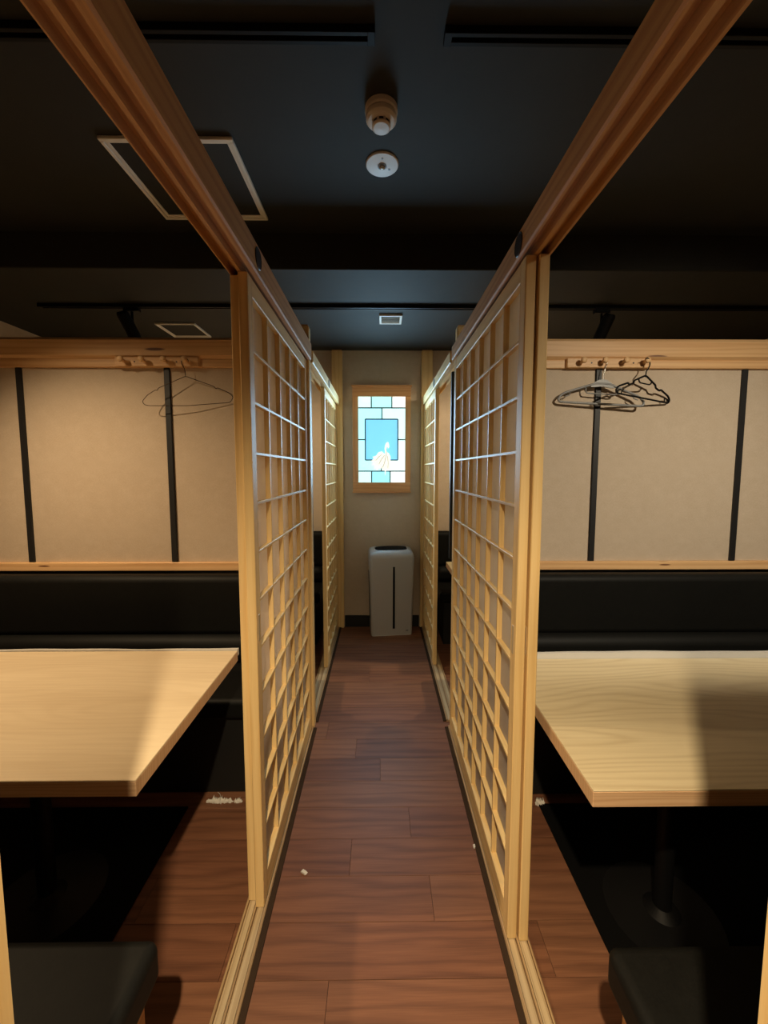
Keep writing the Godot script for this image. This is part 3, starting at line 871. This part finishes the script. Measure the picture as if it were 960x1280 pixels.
# ------------------------------------------------------------------ the appliance at the end of the aisle
func build_purifier() -> void:
	var t := thing("air_purifier", "white air purifier with a black slot standing at the end of the aisle", "air purifier", Vector3(0.088, 0, -3.265))
	t.rotation.y = 0.10
	var rings := [[0.0, 0.166, 0.085, 0.02], [0.012, 0.170, 0.088, 0.022], [0.30, 0.175, 0.09, 0.024], [0.645, 0.183, 0.094, 0.028], [0.675, 0.181, 0.092, 0.032], [0.695, 0.172, 0.084, 0.036], [0.706, 0.154, 0.068, 0.036], [0.710, 0.130, 0.048, 0.036]]
	var loops := []
	for r in rings:
		var loop := []
		for q in 4:
			for k in 7:
				var a := (q + k / 6.0) * PI * 0.5
				var sx := 1.0 if q in [0, 3] else -1.0
				var sz := 1.0 if q in [0, 1] else -1.0
				var z: float = sz * (r[2] - r[3]) + sin(a) * r[3]
				# the top slopes down towards the front
				var slope: float = smoothstep(0.62, 0.69, r[0]) * z * -0.16
				loop.append(Vector3(sx * (r[1] - r[3]) + cos(a) * r[3], r[0] + slope, z))
		loops.append(loop)
	var st := SurfaceTool.new()
	st.begin(Mesh.PRIMITIVE_TRIANGLES)
	st.set_smooth_group(1)
	var n: int = loops[0].size()
	for i in loops.size() - 1:
		for k in n:
			var m := (k + 1) % n
			var p := [loops[i][k], loops[i][m], loops[i + 1][m], loops[i + 1][k]]
			for q in [0, 2, 1, 0, 3, 2] if false else [0, 1, 2, 0, 2, 3]:
				st.add_vertex(p[q])
	for e in [0, loops.size() - 1]:
		var mid := Vector3.ZERO
		for v in loops[e]:
			mid += v
		mid /= n
		for k in n:
			var m := (k + 1) % n
			for v in ([mid, loops[e][k], loops[e][m]] if e == 0 else [mid, loops[e][m], loops[e][k]]):
				st.add_vertex(v)
	st.generate_normals()
	part(t, "casing", st.commit(), M.appliance)
	# dark oval control panel on the sloping top
	var oval := PackedVector2Array()
	for k in 28:
		var a := TAU * k / 28.0
		oval.append(Vector2(cos(a) * 0.128, sin(a) * 0.046 + 0.010 * cos(a) * cos(a)))
	part(t, "control_panel", sweep(oval, 0.0, 0.004), M.black_metal, Vector3(0.004, 0.7095, 0.0), Basis(Vector3.RIGHT, -PI * 0.5 + 0.16))
	span(t, "front_slot", Vector3(0.006, 0.06, 0.086), Vector3(0.024, 0.575, 0.0945), M.black_metal, 1, 0.002)
	span(t, "badge", Vector3(0.115, 0.035, 0.085), Vector3(0.135, 0.047, 0.0905), M.grey_plastic, 0, 0.001)
	for e in [-1, 1]:
		part(t, "air_inlet", bevel_box(Vector3(0.004, 0.40, 0.06), 0.001, 1), M.dark_panel, Vector3(e * 0.176, 0.32, -0.02), Basis(Vector3.BACK, e * -0.02))

# ------------------------------------------------------------------ coat racks and hangers
func rack(s: int, xs: Array, x0: float, x1: float, label: String) -> void:
	var d := POST_D - 0.012
	var t := thing("peg_rack", label, "coat rack", Vector3((x0 + x1) * 0.5, 1.868, -d), "peg racks")
	var c := (x0 + x1) * 0.5
	span(t, "board", Vector3(x0 - c, -0.022, 0.0), Vector3(x1 - c, 0.023, 0.016), M.pine, 0, 0.003, 4)
	for x in xs:
		part(t, "peg", lathe([Vector2(0, -0.003), Vector2(0.008, -0.003), Vector2(0.008, 0.018), Vector2(0.012, 0.022), Vector2(0.0145, 0.029), Vector2(0.0125, 0.036), Vector2(0.006, 0.039), Vector2(0, 0.0395)], 20), M.pine, Vector3(x - c, 0.002, 0.016), Basis(Vector3.RIGHT, PI * 0.5 - 0.12))
	for k in [0.5, 2.5]:
		var i := int(k)
		var x: float = (xs[i] + xs[i + 1]) * 0.5
		part(t, "screw", lathe([Vector2(0, 0.0012), Vector2(0.0035, 0.0012), Vector2(0.0042, 0), Vector2(0.0042, -0.002), Vector2(0, -0.002)], 14), M.bronze, Vector3(x - c, 0.0, 0.0162), Basis(Vector3.RIGHT, PI * 0.5))

func hook_points(top: Vector3, r: float, neck: float) -> Array:
	# from the neck up and over a peg whose axis is z
	var pts := [Vector3(0, 0, 0), Vector3(0, neck, 0)]
	for k in 11:
		var a := -PI * 0.15 + k * PI * 1.15 / 10.0
		pts.append(Vector3(-r * cos(a) + 0.0, neck + r * 1.1 + r * sin(a), 0))
	return pts

func build_racks() -> void:
	var lx := [-1.222, -1.125, -1.022, -0.924]
	var rx := [0.972, 1.075, 1.176, 1.277]
	rack(-1, lx, -1.268, -0.869, "short four peg rack over the left table")
	rack(1, rx, 0.905, 1.31, "short four peg rack over the right table")
	var zz := -POST_D + 0.030
	# thin brown wire hanger on the last peg of the left rack
	var t := thing("wire_hanger", "thin brown wire hanger on the left rack", "hanger", Vector3(-0.932, 1.80, zz))
	t.rotation = Vector3(0.0, 0.12, 0.055)
	var hook := [Vector3(0, 0, 0), Vector3(0, 0.028, 0), Vector3(-0.004, 0.042, 0), Vector3(-0.012, 0.056, 0), Vector3(-0.013, 0.072, 0), Vector3(-0.004, 0.085, 0), Vector3(0.010, 0.086, 0), Vector3(0.019, 0.076, 0), Vector3(0.019, 0.066, 0)]
	part(t, "hook", tube(rounded(hook, 0.008), 0.0016, 8), M.wire)
	var loop := [Vector3(0, 0, 0), Vector3(0.128, -0.052, 0), Vector3(0.134, -0.064, 0), Vector3(0.142, -0.058, 0), Vector3(0.196, -0.085, 0), Vector3(0.212, -0.105, 0), Vector3(0.196, -0.130, 0), Vector3(0, -0.139, 0), Vector3(-0.176, -0.133, 0), Vector3(-0.198, -0.128, 0), Vector3(-0.206, -0.112, 0), Vector3(-0.180, -0.083, 0), Vector3(-0.142, -0.060, 0), Vector3(-0.134, -0.064, 0), Vector3(-0.128, -0.052, 0)]
	part(t, "wire_frame", tube(rounded(loop, 0.008, 3, true), 0.0016, 8, true), M.wire)
	# thick grey plastic hanger on the second peg of the right rack
	t = thing("plastic_hanger", "thick grey plastic hanger on the right rack", "hanger", Vector3(1.078, 1.768, zz + 0.004), "plastic hangers")
	t.rotation = Vector3(0.0, -0.05, -0.06)
	t.scale = Vector3.ONE * 0.93
	hook = [Vector3(0, -0.02, 0), Vector3(0.002, 0.06, 0), Vector3(0.006, 0.086, 0), Vector3(0.013, 0.100, 0), Vector3(0.010, 0.118, 0), Vector3(-0.004, 0.124, 0), Vector3(-0.016, 0.114, 0)]
	part(t, "hook", tube(rounded(hook, 0.01), 0.0022, 8), M.steel)
	loop = [Vector3(-0.035, 0.0, 0), Vector3(-0.135, -0.036, 0), Vector3(-0.196, -0.058, 0), Vector3(-0.222, -0.086, 0), Vector3(-0.214, -0.104, 0), Vector3(0.214, -0.104, 0), Vector3(0.222, -0.086, 0), Vector3(0.196, -0.058, 0), Vector3(0.135, -0.036, 0), Vector3(0.035, 0.0, 0)]
	part(t, "frame", tube(rounded(loop, 0.018, 4, true), 0.0062, 10, true), M.grey_plastic)
	var web := PackedVector2Array([Vector2(-0.062, -0.020), Vector2(-0.045, 0.004), Vector2(-0.022, 0.018), Vector2(0.0, 0.022), Vector2(0.022, 0.018), Vector2(0.045, 0.004), Vector2(0.062, -0.020), Vector2(0.040, -0.020), Vector2(0.0, -0.014), Vector2(-0.040, -0.020)])
	part(t, "shoulder_plate", sweep(web, -0.004, 0.004), M.grey_plastic)
	part(t, "inner_bar", tube(rounded([Vector3(-0.085, -0.024, 0), Vector3(-0.080, -0.052, 0), Vector3(0.080, -0.052, 0), Vector3(0.085, -0.024, 0)], 0.012), 0.0035, 8), M.grey_plastic)
	for e in [-1, 1]:
		part(t, "strap_notch", tube(rounded([Vector3(e * 0.168, -0.046, 0), Vector3(e * 0.160, -0.064, 0), Vector3(e * 0.186, -0.074, 0)], 0.008), 0.003, 8), M.grey_plastic)
	# black plastic hanger turned towards the wall on the last peg
	t = thing("plastic_hanger", "black plastic hanger turned askew on the right rack", "hanger", Vector3(1.262, 1.80, zz + 0.040), "plastic hangers")
	t.rotation = Vector3(0.0, 0.36, -0.07)
	t.scale = Vector3.ONE * 0.9
	hook = [Vector3(0, -0.01, 0), Vector3(0.001, 0.022, 0), Vector3(0.014, 0.036, 0), Vector3(0.024, 0.056, 0), Vector3(0.020, 0.080, 0), Vector3(0.004, 0.092, 0), Vector3(-0.012, 0.086, 0)]
	part(t, "hook", tube(rounded(hook, 0.01), 0.0030, 8), M.black_metal)
	loop = [Vector3(0, 0.0, 0), Vector3(-0.082, -0.040, 0), Vector3(-0.084, -0.054, 0), Vector3(-0.118, -0.066, 0), Vector3(-0.122, -0.056, 0), Vector3(-0.190, -0.084, 0), Vector3(-0.205, -0.104, 0), Vector3(-0.194, -0.120, 0), Vector3(0.194, -0.120, 0), Vector3(0.205, -0.104, 0), Vector3(0.190, -0.084, 0), Vector3(0.122, -0.056, 0), Vector3(0.118, -0.066, 0), Vector3(0.084, -0.054, 0), Vector3(0.082, -0.040, 0)]
	part(t, "frame", tube(rounded(loop, 0.010, 3, true), 0.0048, 8, true), M.black_metal)
	part(t, "inner_bar", tube(rounded([Vector3(-0.052, -0.024, 0), Vector3(-0.040, -0.044, 0), Vector3(0.040, -0.044, 0), Vector3(0.052, -0.024, 0)], 0.010), 0.0036, 8), M.black_metal)
	for e in [-1, 1]:
		part(t, "corner_hook", tube(rounded([Vector3(e * 0.165, -0.118, 0), Vector3(e * 0.160, -0.100, 0), Vector3(e * 0.180, -0.098, 0), Vector3(e * 0.196, -0.108, 0)], 0.006), 0.003, 8), M.black_metal)

# ------------------------------------------------------------------ scraps on the floor
func fluff(parent: Node3D, called: String, width: float, height: float, seed_: int) -> void:
	var n := noise(seed_, 1.0, 3)
	var st := SurfaceTool.new()
	st.begin(Mesh.PRIMITIVE_TRIANGLES)
	st.set_smooth_group(1)
	var cols := 40
	var rows := 8
	var g := []
	for i in cols + 1:
		var u := float(i) / cols
		var hgt := height * (0.55 + 0.9 * absf(n.get_noise_2d(u * 7.0, 3.0))) * sin(PI * clampf(u * 1.04, 0.02, 0.98)) ** 0.35
		var line := []
		for j in rows + 1:
			var a := PI * j / rows
			var rough := 1.0 + 0.7 * n.get_noise_2d(u * 60.0, j * 1.7)
			line.append(Vector3((u - 0.5) * width, maxf(0.0, sin(a) * hgt * rough), cos(a) * hgt * 0.5 * rough))
		g.append(line)
	for i in cols:
		for j in rows:
			for v in [g[i][j], g[i][j + 1], g[i + 1][j + 1], g[i][j], g[i + 1][j + 1], g[i + 1][j]]:
				st.add_vertex(v)
	st.generate_normals()
	part(parent, called, st.commit(), M.lint)

func build_scraps() -> void:
	var t := thing("torn_padding", "ragged white padding along the foot of the left bench", "padding", Vector3(-0.655, 0, -1.536), "torn padding")
	fluff(t, "tuft", 0.11, 0.020, 3)
	part(t, "thread", tube([Vector3(0.0, 0.015, 0), Vector3(0.004, 0.028, 0.002), Vector3(0.0, 0.036, 0), Vector3(-0.008, 0.043, 0)], 0.0009, 6), M.lint)
	var m := Node3D.new()
	m.name = "loose_tuft"
	t.add_child(m)
	m.position = Vector3(0.075, 0, 0.0)
	fluff(m, "tuft", 0.034, 0.017, 9)
	t = thing("torn_padding", "small white scrap of padding beside the right screen at floor level", "padding", Vector3(0.648, 0, -1.512), "torn padding")
	fluff(t, "tuft", 0.04, 0.026, 14)
	t = thing("paper_scrap", "tiny white scrap lying on the aisle floor", "scrap", Vector3(-0.257, 0, -1.243))
	t.rotation.y = -0.6
	part(t, "folded_sheet", sweep(PackedVector2Array([Vector2(-0.012, 0), Vector2(0.008, 0.0), Vector2(0.013, 0.004), Vector2(0.004, 0.006), Vector2(-0.008, 0.005)]), -0.005, 0.005), M.lint)
	t = thing("paper_scrap", "white speck at the foot of the right track", "scrap", Vector3(0.338, 0, -1.33))
	part(t, "crumb", sweep(PackedVector2Array([Vector2(-0.004, 0), Vector2(0.004, 0.0), Vector2(0.003, 0.006), Vector2(-0.003, 0.004)]), -0.006, 0.006), M.lint)
